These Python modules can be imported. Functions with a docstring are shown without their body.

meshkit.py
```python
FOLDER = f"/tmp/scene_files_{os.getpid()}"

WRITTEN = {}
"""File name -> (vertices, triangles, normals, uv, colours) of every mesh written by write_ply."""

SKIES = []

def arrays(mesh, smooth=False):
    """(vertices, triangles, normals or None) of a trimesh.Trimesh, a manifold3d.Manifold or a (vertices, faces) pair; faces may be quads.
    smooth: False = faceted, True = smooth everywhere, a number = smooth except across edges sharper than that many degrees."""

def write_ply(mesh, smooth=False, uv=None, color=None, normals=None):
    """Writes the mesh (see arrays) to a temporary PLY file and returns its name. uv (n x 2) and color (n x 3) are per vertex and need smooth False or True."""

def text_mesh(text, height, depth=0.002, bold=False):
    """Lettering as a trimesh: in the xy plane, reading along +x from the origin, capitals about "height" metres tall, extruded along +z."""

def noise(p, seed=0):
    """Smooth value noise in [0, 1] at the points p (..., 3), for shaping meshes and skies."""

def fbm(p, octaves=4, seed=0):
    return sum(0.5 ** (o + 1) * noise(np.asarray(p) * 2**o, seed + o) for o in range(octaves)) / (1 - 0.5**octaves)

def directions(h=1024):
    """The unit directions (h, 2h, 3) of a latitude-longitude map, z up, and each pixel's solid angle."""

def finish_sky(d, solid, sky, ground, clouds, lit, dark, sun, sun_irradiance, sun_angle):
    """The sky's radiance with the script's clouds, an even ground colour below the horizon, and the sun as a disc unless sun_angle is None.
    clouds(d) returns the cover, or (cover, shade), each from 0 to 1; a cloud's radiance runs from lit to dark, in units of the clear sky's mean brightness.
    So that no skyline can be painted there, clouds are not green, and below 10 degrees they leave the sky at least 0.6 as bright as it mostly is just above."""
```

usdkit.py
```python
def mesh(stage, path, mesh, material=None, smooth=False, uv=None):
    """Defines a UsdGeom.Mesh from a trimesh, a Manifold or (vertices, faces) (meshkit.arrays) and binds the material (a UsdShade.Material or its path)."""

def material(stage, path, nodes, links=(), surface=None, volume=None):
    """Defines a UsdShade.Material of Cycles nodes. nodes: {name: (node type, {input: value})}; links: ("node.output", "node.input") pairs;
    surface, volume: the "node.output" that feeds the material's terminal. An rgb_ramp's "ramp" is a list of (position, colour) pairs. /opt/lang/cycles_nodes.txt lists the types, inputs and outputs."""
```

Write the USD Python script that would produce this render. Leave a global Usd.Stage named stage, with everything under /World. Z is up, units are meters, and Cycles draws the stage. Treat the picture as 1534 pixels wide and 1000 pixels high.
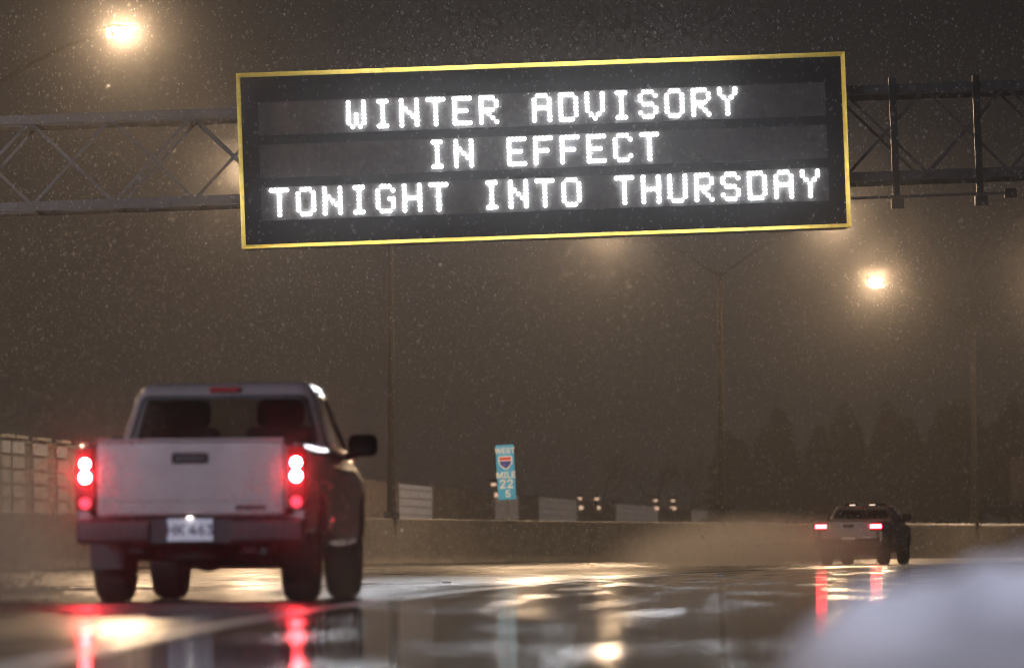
import math, random
import numpy as np, trimesh, manifold3d as m3, usdkit, meshkit
from pxr import Usd, UsdGeom, UsdLux, UsdShade, Gf, Sdf

random.seed(7)
rng = np.random.default_rng(7)
PI = math.pi
stage = Usd.Stage.CreateInMemory()
UsdGeom.SetStageUpAxis(stage, 'Z'); UsdGeom.SetStageMetersPerUnit(stage, 1.0)
UsdGeom.Xform.Define(stage, '/World'); UsdGeom.Scope.Define(stage, '/World/Looks')

# ------------------------------------------------------------------ camera, sky, exposure
CAM_H, ROLL, PITCH, FPX = 0.33, math.radians(0.40), math.atan((828.6 - 500) / 8522), 8522.0
cam = UsdGeom.Camera.Define(stage, '/World/camera')
cam.CreateFocalLengthAttr(200.0); cam.CreateHorizontalApertureAttr(36.0)
cam.CreateFStopAttr(2.8); cam.CreateFocusDistanceAttr(92.0)
cam.CreateClippingRangeAttr(Gf.Vec2f(0.1, 5000)); cam.CreateExposureAttr(0.0)
F = np.array([0, math.cos(PITCH), math.sin(PITCH)]); U0 = np.array([0, -math.sin(PITCH), math.cos(PITCH)]); R0 = np.array([1.0, 0, 0])
R = math.cos(ROLL) * R0 - math.sin(ROLL) * U0; U = math.sin(ROLL) * R0 + math.cos(ROLL) * U0
cam.AddTransformOp().Set(Gf.Matrix4d(*R, 0, *U, 0, *(-F), 0, 0, 0, CAM_H, 1))

SKY = 1.0
dome = UsdLux.DomeLight.Define(stage, '/World/sky')
dome.CreateIntensityAttr(1.0)
skymat = usdkit.material(stage, '/World/Looks/night_sky', {
    # a night under low cloud: the last of a sun far below the horizon, and the city's glow on the cloud
    's': ('sky_texture', {'sky_type': 'single_scattering', 'sun_disc': False, 'sun_elevation': math.radians(-4.0), 'sun_rotation': 2.6}),
    'sb': ('mix', {'mix_type': 'multiply', 'fac': 1.0, 'color2': (0.02, 0.02, 0.02)}),
    'tc': ('texture_coordinate', {}), 'n': ('noise_texture', {'scale': 3.0, 'detail': 4.0, 'roughness': 0.55}),
    'r': ('rgb_ramp', {'ramp': [(0.3, (0.0060, 0.0062, 0.0070)), (0.7, (0.0105, 0.0105, 0.0115))]}),
    'a': ('mix', {'mix_type': 'add', 'fac': 1.0}),
    'b': ('background_shader', {'strength': SKY})},
    [('s.color', 'sb.color1'), ('tc.generated', 'n.vector'), ('n.fac', 'r.fac'), ('r.color', 'a.color1'), ('sb.color', 'a.color2'), ('a.color', 'b.color')], surface='b.background')
UsdShade.MaterialBindingAPI.Apply(dome.GetPrim()).Bind(skymat)
dome.GetPrim().SetCustomDataByKey('kind', 'structure')

HAZE_DENSITY, HAZE_G = 0.0006, 0.50
DROP_DENSITY, DROP_G = 0.00013, 0.99
LAMP_L = 5200.0          # radiance of the street lamps' glowing bowls
LED_L = 110.0            # radiance of the sign's lit dots
TAIL_L = 340.0

# ------------------------------------------------------------------ helpers
used = {}
def numbered(path):
    n = used.get(path, -1) + 1
    used[path] = n
    return path if n == 0 else f'{path}_{n:03d}'

def path_of(parent):
    return '/World' if parent is None else str(parent.GetPath())

def obj(name, mesh, mat, parent=None, smooth=30, uv=None):
    if isinstance(mesh, list): mesh = trimesh.util.concatenate([tm(x) for x in mesh])
    m = usdkit.mesh(stage, numbered(path_of(parent) + '/' + name), mesh, M[mat], smooth=smooth, uv=uv)
    return m.GetPrim()

def node(name, parent):
    return UsdGeom.Xform.Define(stage, numbered(path_of(parent) + '/' + name)).GetPrim()

def tag(p, label=None, cat=None, group=None, kind=None):
    for k, v in (('label', label), ('category', cat), ('group', group), ('kind', kind)):
        if v: p.SetCustomDataByKey(k, v)
    return p

def place(x, loc, rotz=0.0, roty=0.0):
    x = UsdGeom.Xformable(x); x.ClearXformOpOrder()
    x.AddTranslateOp().Set(Gf.Vec3d(*map(float, loc)))
    if rotz: x.AddRotateZOp().Set(math.degrees(rotz))
    if roty: x.AddRotateYOp().Set(math.degrees(roty))

def thing(name, label, cat, loc=(0, 0, 0), rotz=0.0, roty=0.0, group=None):
    p = UsdGeom.Xform.Define(stage, numbered('/World/' + name)).GetPrim()
    place(p, loc, rotz, roty)
    return tag(p, label, cat, group)

def dup(src, label, loc, rotz=0.0, group=None):
    was = src.GetCustomData()
    base = src.GetName()
    p = UsdGeom.Xform.Define(stage, numbered('/World/' + base)).GetPrim()
    p.GetReferences().AddInternalReference(src.GetPath())
    place(p, loc, rotz); p.SetInstanceable(True)
    return tag(p, label, was['category'], group or was.get('group'))

def tm(m):
    if isinstance(m, m3.Manifold):
        a = m.to_mesh()
        return trimesh.Trimesh(a.vert_properties[:, :3], a.tri_verts, process=False)
    return m

def box(x0, x1, y0, y1, z0, z1):
    b = trimesh.creation.box([x1 - x0, y1 - y0, z1 - z0]); b.apply_translation([(x0 + x1) / 2, (y0 + y1) / 2, (z0 + z1) / 2]); return b

def mbox(x0, x1, y0, y1, z0, z1):
    return m3.Manifold.cube([x1 - x0, y1 - y0, z1 - z0]).translate([x0, y0, z0])

def rbox(x0, x1, y0, y1, z0, z1, r=0.02, seg=12):
    s = m3.Manifold.sphere(r, seg)
    return m3.Manifold.batch_hull([s.translate([x, y, z]) for x in (x0 + r, x1 - r) for y in (y0 + r, y1 - r) for z in (z0 + r, z1 - r)])

def tube(pts, r, n=10, r1=None):
    """tapered tube along points"""
    pts = [np.asarray(p, float) for p in pts]; parts = []
    r1 = r if r1 is None else r1
    rs = np.linspace(r, r1, len(pts))
    V, Fc = [], []
    for i, p in enumerate(pts):
        t = pts[min(i + 1, len(pts) - 1)] - pts[max(i - 1, 0)]; t /= np.linalg.norm(t)
        a = np.cross(t, [0, 1, 0.013]); a /= np.linalg.norm(a); b = np.cross(t, a)
        for k in range(n):
            V.append(p + rs[i] * (math.cos(2 * PI * k / n) * a + math.sin(2 * PI * k / n) * b))
    for i in range(len(pts) - 1):
        for k in range(n):
            a0, a1, b0, b1 = i * n + k, i * n + (k + 1) % n, (i + 1) * n + k, (i + 1) * n + (k + 1) % n
            Fc += [[a0, a1, b1], [a0, b1, b0]]
    V += [pts[0], pts[-1]]; c0, c1 = len(V) - 2, len(V) - 1
    for k in range(n):
        Fc += [[c0, (k + 1) % n, k], [c1, (len(pts) - 1) * n + k, (len(pts) - 1) * n + (k + 1) % n]]
    t = trimesh.Trimesh(np.array(V), np.array(Fc), process=False)
    if t.volume < 0: t.invert()
    return t

def bar(a, b, w, h=None):
    """square bar from a to b"""
    a, b = np.asarray(a, float), np.asarray(b, float); L = np.linalg.norm(b - a)
    m = trimesh.creation.box([w, h or w, L])
    T = trimesh.geometry.align_vectors([0, 0, 1], (b - a) / L); T[:3, 3] = (a + b) / 2
    m.apply_transform(T); return m

def P(x, y, D):
    """the point seen at photo pixel (x, y) that lies D metres ahead"""
    d = F + (x - 767) / FPX * R + (500 - y) / FPX * U
    return np.array([0, 0, CAM_H]) + d * (D / d[1])

def rrect(w, h, r, n=5):
    """rounded rectangle outline, centred, counter-clockwise"""
    out = []
    for cx, cy, a0 in ((w / 2 - r, h / 2 - r, 0), (-w / 2 + r, h / 2 - r, PI / 2), (-w / 2 + r, -h / 2 + r, PI), (w / 2 - r, -h / 2 + r, 1.5 * PI)):
        for k in range(n + 1):
            a = a0 + PI / 2 * k / n; out.append((cx + r * math.cos(a), cy + r * math.sin(a)))
    return out

def loft(rings):
    n = len(rings[0]); V = np.vstack([np.asarray(r, float) for r in rings]); Fc = []
    for i in range(len(rings) - 1):
        for k in range(n):
            a0, a1, b0, b1 = i * n + k, i * n + (k + 1) % n, (i + 1) * n + k, (i + 1) * n + (k + 1) % n
            Fc += [[a0, a1, b1], [a0, b1, b0]]
    for i, flip in ((0, True), (len(rings) - 1, False)):
        c = len(V); V = np.vstack([V, V[i * n:(i + 1) * n].mean(0)])
        for k in range(n):
            a, b = i * n + k, i * n + (k + 1) % n
            Fc.append([c, b, a] if flip else [c, a, b])
    t = trimesh.Trimesh(V, np.array(Fc), process=False)
    if t.volume < 0: t.invert()
    return t

def man(t):
    t = tm(t)
    return m3.Manifold(m3.Mesh(np.asarray(t.vertices, np.float32), np.asarray(t.faces, np.uint32)))

def revolve_y(profile, n=40):
    """profile of (radius, y): a ring round the y axis -> later turned so that the axle is x"""
    prof = np.array(profile); V, Fc = [], []; m = len(prof)
    for k in range(n):
        a = 2 * PI * k / n
        for r, x in prof: V.append((x, r * math.cos(a), r * math.sin(a)))
    for k in range(n):
        for i in range(m):
            j = (i + 1) % m; a0, a1, b0, b1 = k * m + i, k * m + j, ((k + 1) % n) * m + i, ((k + 1) % n) * m + j
            Fc += [[a0, b0, b1], [a0, b1, a1]]
    t = trimesh.Trimesh(np.array(V), np.array(Fc), process=False)
    if t.volume < 0: t.invert()
    return t

# ------------------------------------------------------------------ materials
M = {}
def mat(name, nodes, links=(), **kw):
    M[name] = usdkit.material(stage, '/World/Looks/' + name, nodes, links, **kw)

def simple(name, color, rough=0.5, metal=0.0, var=0.25, scale=6.0, bump=0.0, coat=0.0, spec=0.5):
    lo = tuple(c * (1 - var) for c in color); hi = tuple(min(1, c * (1 + var)) for c in color)
    nodes = {'tc': ('texture_coordinate', {}), 'n': ('noise_texture', {'scale': scale, 'detail': 5.0, 'roughness': 0.6}),
             'r': ('rgb_ramp', {'ramp': [(0.3, lo), (0.7, hi)]}),
             'rr': ('map_range', {'from_min': 0.3, 'from_max': 0.7, 'to_min': max(0.02, rough * 0.75), 'to_max': min(1, rough * 1.25)}),
             'p': ('principled_bsdf', {'metallic': metal, 'coat_weight': coat, 'coat_roughness': 0.06, 'specular_ior_level': spec})}
    links = [('tc.object', 'n.vector'), ('n.fac', 'r.fac'), ('r.color', 'p.base_color'), ('n.fac', 'rr.value'), ('rr.result', 'p.roughness')]
    if bump:
        nodes['b'] = ('bump', {'strength': bump, 'distance': 0.02}); links += [('n.fac', 'b.height'), ('b.normal', 'p.normal')]
    mat(name, nodes, links, surface='p.BSDF')

def glow(name, color, L):
    mat(name, {'e': ('emission', {'color': color, 'strength': L})}, surface='e.emission')

# wet asphalt: UV is (metres across, metres along)
mat('wet_asphalt', {
    'uv': ('texture_coordinate', {}), 'sx': ('separate_xyz', {}),
    'm1': ('mapping', {'scale': (1.9, 0.22, 1.0)}), 'n1': ('noise_texture', {'scale': 1.0, 'detail': 4.0, 'roughness': 0.55}),       # ruts and water films
    'm2': ('mapping', {'scale': (0.30, 0.03, 1.0)}), 'n2': ('noise_texture', {'scale': 1.0, 'detail': 3.0, 'roughness': 0.5}),
    'mx': ('math', {'math_type': 'add'}), 'half': ('math', {'math_type': 'multiply', 'value2': 0.5}),
    # worn lanes are churned rough by tyres; the shoulder outside the edge line carries a standing film of water
    'wob': ('math', {'math_type': 'multiply_add', 'value2': 2.6, 'value3': -1.3}), 'off': ('math', {'math_type': 'add'}),
    'sh': ('map_range', {'range_type': 'smoothstep', 'from_min': 21.1, 'from_max': 22.7, 'to_min': 0.0, 'to_max': 1.0}),
    'rl': ('rgb_ramp', {'ramp': [(0.38, (0.12, 0.12, 0.12)), (0.48, (0.34, 0.34, 0.34)), (0.60, (0.50, 0.50, 0.50))]}),
    'rs': ('rgb_ramp', {'ramp': [(0.44, (0.045, 0.045, 0.045)), (0.55, (0.068, 0.068, 0.068)), (0.66, (0.165, 0.165, 0.165))]}),
    'rm': ('mix', {}),
    'rc': ('rgb_ramp', {'ramp': [(0.38, (0.012, 0.012, 0.013)), (0.62, (0.045, 0.043, 0.042))]}),
    'g': ('noise_texture', {'scale': 60.0, 'detail': 3.0, 'roughness': 0.7}),
    'w': ('noise_texture', {'scale': 1.0, 'detail': 3.0, 'roughness': 0.6}), 'm3': ('mapping', {'scale': (1.3, 0.55, 1.0)}),
    'b1': ('bump', {'strength': 0.05, 'distance': 0.002}),
    'b2': ('bump', {'strength': 0.22, 'distance': 0.022}),
    'p': ('principled_bsdf', {'ior': 1.4})},
    [('uv.UV', 'm1.vector'), ('uv.UV', 'm2.vector'), ('uv.UV', 'm3.vector'), ('uv.UV', 'g.vector'), ('uv.UV', 'sx.vector'), ('m1.vector', 'n1.vector'), ('m2.vector', 'n2.vector'), ('m3.vector', 'w.vector'),
     ('n1.fac', 'mx.value1'), ('n2.fac', 'mx.value2'), ('mx.value', 'half.value1'), ('half.value', 'rl.fac'), ('n1.fac', 'rs.fac'), ('half.value', 'rc.fac'),
     ('n1.fac', 'wob.value1'), ('wob.value', 'off.value1'), ('sx.x', 'off.value2'), ('off.value', 'sh.value'), ('sh.result', 'rm.fac'), ('rl.color', 'rm.color1'), ('rs.color', 'rm.color2'),
     ('rc.color', 'p.base_color'), ('rm.color', 'p.roughness'), ('w.fac', 'b2.height'), ('g.fac', 'b1.height'), ('b2.normal', 'b1.normal'), ('b1.normal', 'p.normal')], surface='p.BSDF')
mat('snow', {
    'tc': ('geometry', {}), 'n': ('noise_texture', {'scale': 5.0, 'detail': 6.0, 'roughness': 0.6}), 'n2': ('noise_texture', {'scale': 22.0, 'detail': 3.0}),
    'r': ('rgb_ramp', {'ramp': [(0.36, (0.45, 0.45, 0.48)), (0.6, (0.80, 0.81, 0.84))]}),
    'b': ('bump', {'strength': 0.6, 'distance': 0.03}), 'p': ('principled_bsdf', {'roughness': 0.75, 'subsurface_weight': 0.0})},
    [('tc.position', 'n.vector'), ('tc.position', 'n2.vector'), ('n.fac', 'r.fac'), ('r.color', 'p.base_color'), ('n2.fac', 'b.height'), ('b.normal', 'p.normal')], surface='p.BSDF')
mat('dirty_snow', {   # ploughed bank: brown slush low down where the road spray settles, clean above
    'tc': ('geometry', {}), 'n': ('noise_texture', {'scale': 5.0, 'detail': 6.0, 'roughness': 0.65}), 'sx': ('separate_xyz', {}),
    'mr': ('map_range', {'from_min': 0.13, 'from_max': 0.285, 'to_min': -0.15, 'to_max': 0.75}), 'ad': ('math', {'math_type': 'multiply_add', 'value2': 0.5}),
    'r': ('rgb_ramp', {'ramp': [(0.25, (0.09, 0.075, 0.06)), (0.55, (0.33, 0.31, 0.30)), (0.85, (0.82, 0.83, 0.86))]}),
    'b': ('bump', {'strength': 0.6, 'distance': 0.03}), 'p': ('principled_bsdf', {'roughness': 0.7})},
    [('tc.position', 'n.vector'), ('tc.position', 'sx.vector'), ('sx.z', 'mr.value'), ('n.fac', 'ad.value1'), ('mr.result', 'ad.value3'), ('ad.value', 'r.fac'), ('r.color', 'p.base_color'), ('n.fac', 'b.height'), ('b.normal', 'p.normal')], surface='p.BSDF')
simple('concrete', (0.125, 0.116, 0.108), 0.6, var=0.25, scale=0.9, bump=0.15)
simple('pale_panel', (0.36, 0.35, 0.34), 0.6, var=0.2, scale=0.8)
simple('brown_panel', (0.17, 0.14, 0.12), 0.7, var=0.3, scale=0.8)
simple('galvanised', (0.085, 0.083, 0.08), 0.42, metal=0.5, var=0.25, scale=9.0)
simple('dark_steel', (0.03, 0.03, 0.031), 0.4, metal=0.5, var=0.3, scale=9.0)
simple('pole_steel', (0.018, 0.016, 0.014), 0.9, metal=0.0, var=0.3, scale=4.0, spec=0.08)
simple('sign_black', (0.012, 0.012, 0.013), 0.45, var=0.4, scale=2.0, spec=0.3)
simple('module_grey', (0.15, 0.14, 0.135), 0.55, var=0.25, scale=3.0, spec=0.3)
simple('sign_yellow', (0.86, 0.62, 0.10), 0.8, var=0.04, scale=4.0)
simple('sign_blue', (0.04, 0.46, 1.0), 0.5, var=0.06, scale=4.0)
simple('sign_white', (0.85, 0.86, 0.88), 0.5, var=0.04, scale=4.0)
simple('shield_red', (0.60, 0.05, 0.06), 0.5, var=0.05)
simple('shield_blue', (0.03, 0.06, 0.42), 0.5, var=0.05)
simple('marking_white', (0.50, 0.50, 0.48), 0.3, var=0.35, scale=3.0)
simple('silver_paint', (0.43, 0.365, 0.35), 0.32, metal=0.4, var=0.03, scale=1.0, coat=0.6)
simple('dark_paint', (0.20, 0.18, 0.18), 0.32, metal=0.4, var=0.04, scale=1.0, coat=0.6)
simple('black_plastic', (0.014, 0.014, 0.015), 0.5, var=0.3)
simple('interior', (0.02, 0.019, 0.018), 0.85, var=0.3, spec=0.2)
simple('rubber', (0.016, 0.015, 0.015), 0.6, var=0.4, scale=20.0, bump=0.2)
simple('rim_alloy', (0.30, 0.30, 0.31), 0.4, metal=0.7, var=0.2)
simple('chrome', (0.60, 0.60, 0.62), 0.16, metal=1.0, var=0.08)
simple('red_plastic', (0.28, 0.012, 0.014), 0.25, var=0.1, coat=0.5)
simple('plate_ink', (0.05, 0.05, 0.09), 0.5, var=0.05)
simple('bark', (0.045, 0.036, 0.030), 0.9, var=0.3)
simple('twig', (0.04, 0.036, 0.028), 0.9, var=0.4, scale=1.0)
mat('needle', {'tc': ('texture_coordinate', {}), 'n': ('noise_texture', {'scale': 0.9, 'detail': 4.0}), 'r': ('rgb_ramp', {'ramp': [(0.3, (0.018, 0.028, 0.016)), (0.7, (0.05, 0.065, 0.04))]}),
    'd': ('principled_bsdf', {'roughness': 0.8}), 't': ('translucent_bsdf', {}), 'm': ('mix_closure', {'fac': 0.25})},
    [('tc.object', 'n.vector'), ('n.fac', 'r.fac'), ('r.color', 'd.base_color'), ('r.color', 't.color'), ('d.BSDF', 'm.closure1'), ('t.BSDF', 'm.closure2')], surface='m.closure')
mat('glass', {'f': ('layer_weight', {'blend': 0.5}), 'q': ('math', {'math_type': 'power', 'value2': 4.0}), 'k': ('math', {'math_type': 'multiply_add', 'value2': 0.8, 'value3': 0.03}), 't': ('transparent_bsdf', {'color': (0.80, 0.81, 0.80)}), 'g': ('glossy_bsdf', {'color': (1, 1, 1), 'roughness': 0.05}), 'm': ('mix_closure', {})},
    [('f.facing', 'q.value1'), ('q.value', 'k.value1'), ('k.value', 'm.fac'), ('t.BSDF', 'm.closure1'), ('g.BSDF', 'm.closure2')], surface='m.closure')
# wet air: fine mist that scatters widely, and big raindrops that scatter almost straight on (the halos round the lamps)
mat('haze_air', {'v': ('principled_volume', {'color': (0.95, 0.94, 0.93), 'density': HAZE_DENSITY, 'anisotropy': HAZE_G}), 'w': ('principled_volume', {'color': (0.97, 0.96, 0.95), 'density': DROP_DENSITY, 'anisotropy': DROP_G}), 'a': ('add_closure', {})},
    [('v.volume', 'a.closure1'), ('w.volume', 'a.closure2')], volume='a.closure')
def spray(name, c, r, d, scale, g):   # drifting spray: thick near its heart and the ground, ragged outwards
    mat(name, {'g': ('geometry', {}), 'm': ('vector_math', {'math_type': 'subtract', 'vector2': c}), 'q': ('vector_math', {'math_type': 'divide', 'vector2': r}), 'l': ('vector_math', {'math_type': 'length'}),
        'f': ('map_range', {'range_type': 'smoothstep', 'from_min': 1.0, 'from_max': 0.15, 'to_min': 0.0, 'to_max': d, 'clamp': True}), 'n': ('noise_texture', {'scale': scale, 'detail': 2.0}), 'nr': ('map_range', {'from_min': 0.3, 'from_max': 0.7, 'to_min': 0.35, 'to_max': 1.5, 'clamp': True}),
        'x': ('math', {'math_type': 'multiply'}), 'v': ('principled_volume', {'color': (0.95, 0.93, 0.92), 'anisotropy': g})},
        [('g.position', 'm.vector1'), ('m.vector', 'q.vector1'), ('q.vector', 'l.vector1'), ('l.value', 'f.value'), ('g.position', 'n.vector'), ('n.fac', 'nr.value'), ('f.result', 'x.value1'), ('nr.result', 'x.value2'), ('x.value', 'v.density')], volume='v.volume')
glow('lamp_glow', (1.0, 0.665, 0.385), LAMP_L)
glow('added_white_glow', (0.80, 0.80, 1.0), LAMP_L * 4.2)  # added unseen white source that lightens the snow bank and near tailgate
glow('led_white', (0.90, 0.94, 1.0), LED_L)
glow('brake_red', (1.0, 0.045, 0.055), TAIL_L)
glow('far_brake_red', (1.0, 0.05, 0.07), 38.0)
glow('roof_glint_glow', (1.0, 0.72, 0.55), 1.2)  # glow for the roof glints of the far pickup, not lamps
glow('plate_lamp', (1.0, 0.9, 0.8), 14.0)
glow('tail_red', (1.0, 0.05, 0.09), 2.6)
glow('wall_lamp_glow', (1.0, 0.62, 0.42), 0.9)
def glow_panel(name, e):   # pale panels with a glow added to lift them out of the dark
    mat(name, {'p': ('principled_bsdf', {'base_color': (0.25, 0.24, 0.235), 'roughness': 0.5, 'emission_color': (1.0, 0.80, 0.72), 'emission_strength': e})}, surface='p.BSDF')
glow_panel('glow_panel', 0.075); glow_panel('dim_glow_panel', 0.028); glow_panel('bright_glow_panel', 0.125)

# ------------------------------------------------------------------ the setting: road that bends to the right
def med_x(y): t = y - 131.0; return -13.2 + 0.186 * t + 0.0008 * t * t
def med_d(y): return 0.186 + 0.0016 * (y - 131.0)
def on_road(y, off, z=0.0):
    """a point OFF metres to the right of the median line, at its station y"""
    h = math.atan(med_d(y)); return np.array([med_x(y) + off * math.cos(h), y - off * math.sin(h), z])
YS = np.concatenate([np.arange(-60, 60, 4), np.arange(60, 420, 6)])
def along(i):  # arc length
    return np.concatenate([[0], np.cumsum(np.hypot(np.diff(YS), np.diff([med_x(y) for y in YS])))])[i]
ARC = along(slice(None))
def ribbon(o0, o1, n, z, ys=None):
    ys = YS if ys is None else ys
    arc = np.interp(ys, YS, ARC)
    offs = np.linspace(o0, o1, n + 1); V, Fc, uv = [], [], []
    for j, y in enumerate(ys):
        for o in offs: V.append(on_road(y, o, z)); uv.append((o, arc[j]))
    w = n + 1
    for j in range(len(ys) - 1):
        for k in range(n):
            a = j * w + k; Fc += [[a, a + 1, a + w + 1], [a, a + w + 1, a + w]]
    return trimesh.Trimesh(np.array(V), np.array(Fc), process=False), np.array(uv)

# snow-covered ground to the horizon, one sheet
gx = np.concatenate([[-2500, -900, -400], np.arange(-200, 241, 20), [400, 900, 2500]]); gy = np.concatenate([[-900, -200], np.arange(-80, 701, 20), [1000, 1800, 4000]])
GX, GY = np.meshgrid(gx, gy)
gz = -0.06 - 0.0 * GX
w = len(gx); gf = []
for j in range(len(gy) - 1):
    for k in range(w - 1):
        a = j * w + k; gf += [[a, a + 1, a + w + 1], [a, a + w + 1, a + w]]
tag(obj('ground', trimesh.Trimesh(np.stack([GX, GY, gz], -1).reshape(-1, 3), np.array(gf), process=False), 'snow', smooth=False), kind='structure')

rb, uv = ribbon(0.25, 30.0, 30, 0.0); tag(obj('road', rb, 'wet_asphalt', smooth=False, uv=uv), kind='structure')
rb, uv = ribbon(-9.0, -0.25, 10, 0.0); tag(obj('road', rb, 'wet_asphalt', smooth=False, uv=uv), kind='structure')

# painted lines: two edge lines and the dashes of the lanes
for o, lab in ((22.45, 'long white edge line beside the right shoulder'), (3.6, 'long white edge line near the median wall')):
    rb, _ = ribbon(o, o + 0.12, 1, 0.004); tag(obj('edge_line', rb, 'marking_white', smooth=False), kind='structure')
for o in (7.4, 11.1, 14.8, 18.6):
    for y0 in np.arange(24, 260, 12.2):
        c = on_road(y0, o)
        if abs(c[0]) / max(c[1], 1) > 0.1: continue
        rb, _ = ribbon(o, o + 0.12, 1, 0.004, np.array([y0, y0 + 1.5, y0 + 3.05]))
        tag(obj('lane_dash', rb, 'marking_white', smooth=False), kind='structure')

# snow embankment behind the far lanes on the right, under the trees
def embankment():
    xs = np.arange(-60, 141, 5.0); ts = np.linspace(0, 1, 10); V, Fc = [], []
    for x in xs:
        for t in ts:
            yy = 380 + 0.25 * abs(x) + 60 * t
            z = -0.3 + (3.4 + 0.02 * (x - 20)) * (t * t * (3 - 2 * t)) + 0.5 * (meshkit.fbm(np.array([x / 9, t * 5, 3.1])) - 0.5)
            V.append((x, yy, z))
    n = len(ts)
    for j in range(len(xs) - 1):
        for k in range(n - 1):
            a = j * n + k; Fc += [[a, a + n, a + n + 1], [a, a + n + 1, a + 1]]
    return trimesh.Trimesh(np.array(V), np.array(Fc), process=False)
tag(obj('snow_embankment', embankment(), 'snow', smooth=True), kind='structure')

# ------------------------------------------------------------------ median wall, with snow lying on its top
def barrier(y0, y1):
    ys = np.arange(y0, y1 + 0.1, 3.0)
    prof = [(-0.30, 0.0), (-0.30, 0.08), (-0.16, 0.34), (-0.11, 1.40), (-0.09, 1.43), (0.09, 1.43), (0.11, 1.40), (0.16, 0.34), (0.30, 0.08), (0.30, 0.0)]
    return loft([[on_road(y, o, z) for o, z in prof] for y in ys])
bw = thing('median_wall', 'long tall concrete median wall curving away behind both pickups', 'barrier')
yy = 60.0
while yy < 380:
    obj('wall_section', barrier(yy, yy + 5.98), 'concrete', bw); yy += 6.0
ys = np.arange(236, 378, 1.5)
rings = []
for i, y in enumerate(ys):
    hgt = 0.02 + 0.05 * float(meshkit.fbm(np.array([y * 0.35, 0.2, 0.7]))) * (1 + (y > 230))
    rings.append([on_road(y, 0.085 * math.cos(a), 1.425 + max(0, hgt * math.sin(a))) for a in np.linspace(0, PI, 7)] + [on_road(y, 0, 1.42)])
obj('snow_cap', loft(rings), 'snow', bw, smooth=True)

# ------------------------------------------------------------------ street lamps standing in the median, two arms each
def lamp_post(bulb='lamp_glow'):
    t = thing('street_lamp', 'x', 'street lamp')
    obj('pole', tube([(0, 0, 0.0), (0, 0, 10.4)], 0.15, 12, 0.09), 'pole_steel', t)
    obj('base_collar', rbox(-0.2, 0.2, -0.2, 0.2, 1.40, 1.62, 0.03), 'pole_steel', t)
    for s in (-1, 1):
        pts = [(s * 0.05, 0, 10.2), (s * 1.0, 0, 10.85), (s * 2.1, 0, 11.48), (s * 3.1, 0, 11.95), (s * 4.0, 0, 12.25)]
        obj('arm', tube(pts, 0.06, 8, 0.04), 'pole_steel', t)
        h = node('lamp_head', t)
        rings = []
        for u, ww, hh in ((-0.42, 0.05, 0.04), (-0.34, 0.10, 0.07), (-0.1, 0.17, 0.10), (0.15, 0.18, 0.11), (0.33, 0.14, 0.08), (0.40, 0.05, 0.03)):
            rings.append([(s * (4.35 + u), ww * math.cos(a), 12.32 + hh * max(0, math.sin(a)) - (0.012 if math.sin(a) < 0 else 0)) for a in np.linspace(0, 2 * PI, 14, endpoint=False)])
        obj('housing', loft(rings), 'pole_steel', h)
        obj('shield', box(*sorted((s * 4.03, s * 4.06)), -0.17, 0.17, 12.10, 12.33), 'pole_steel', h)  # added plate keeping the bowl light off its own pole
        b = trimesh.creation.icosphere(3); b.apply_scale([0.26, 0.14, 0.12])
        b = tm(man(b) ^ mbox(-1, 1, -1, 1, -1, 0)); b.apply_translation([s * 4.42, 0, 12.3])
        obj('glowing_bowl', b, bulb, h)
    return t
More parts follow.
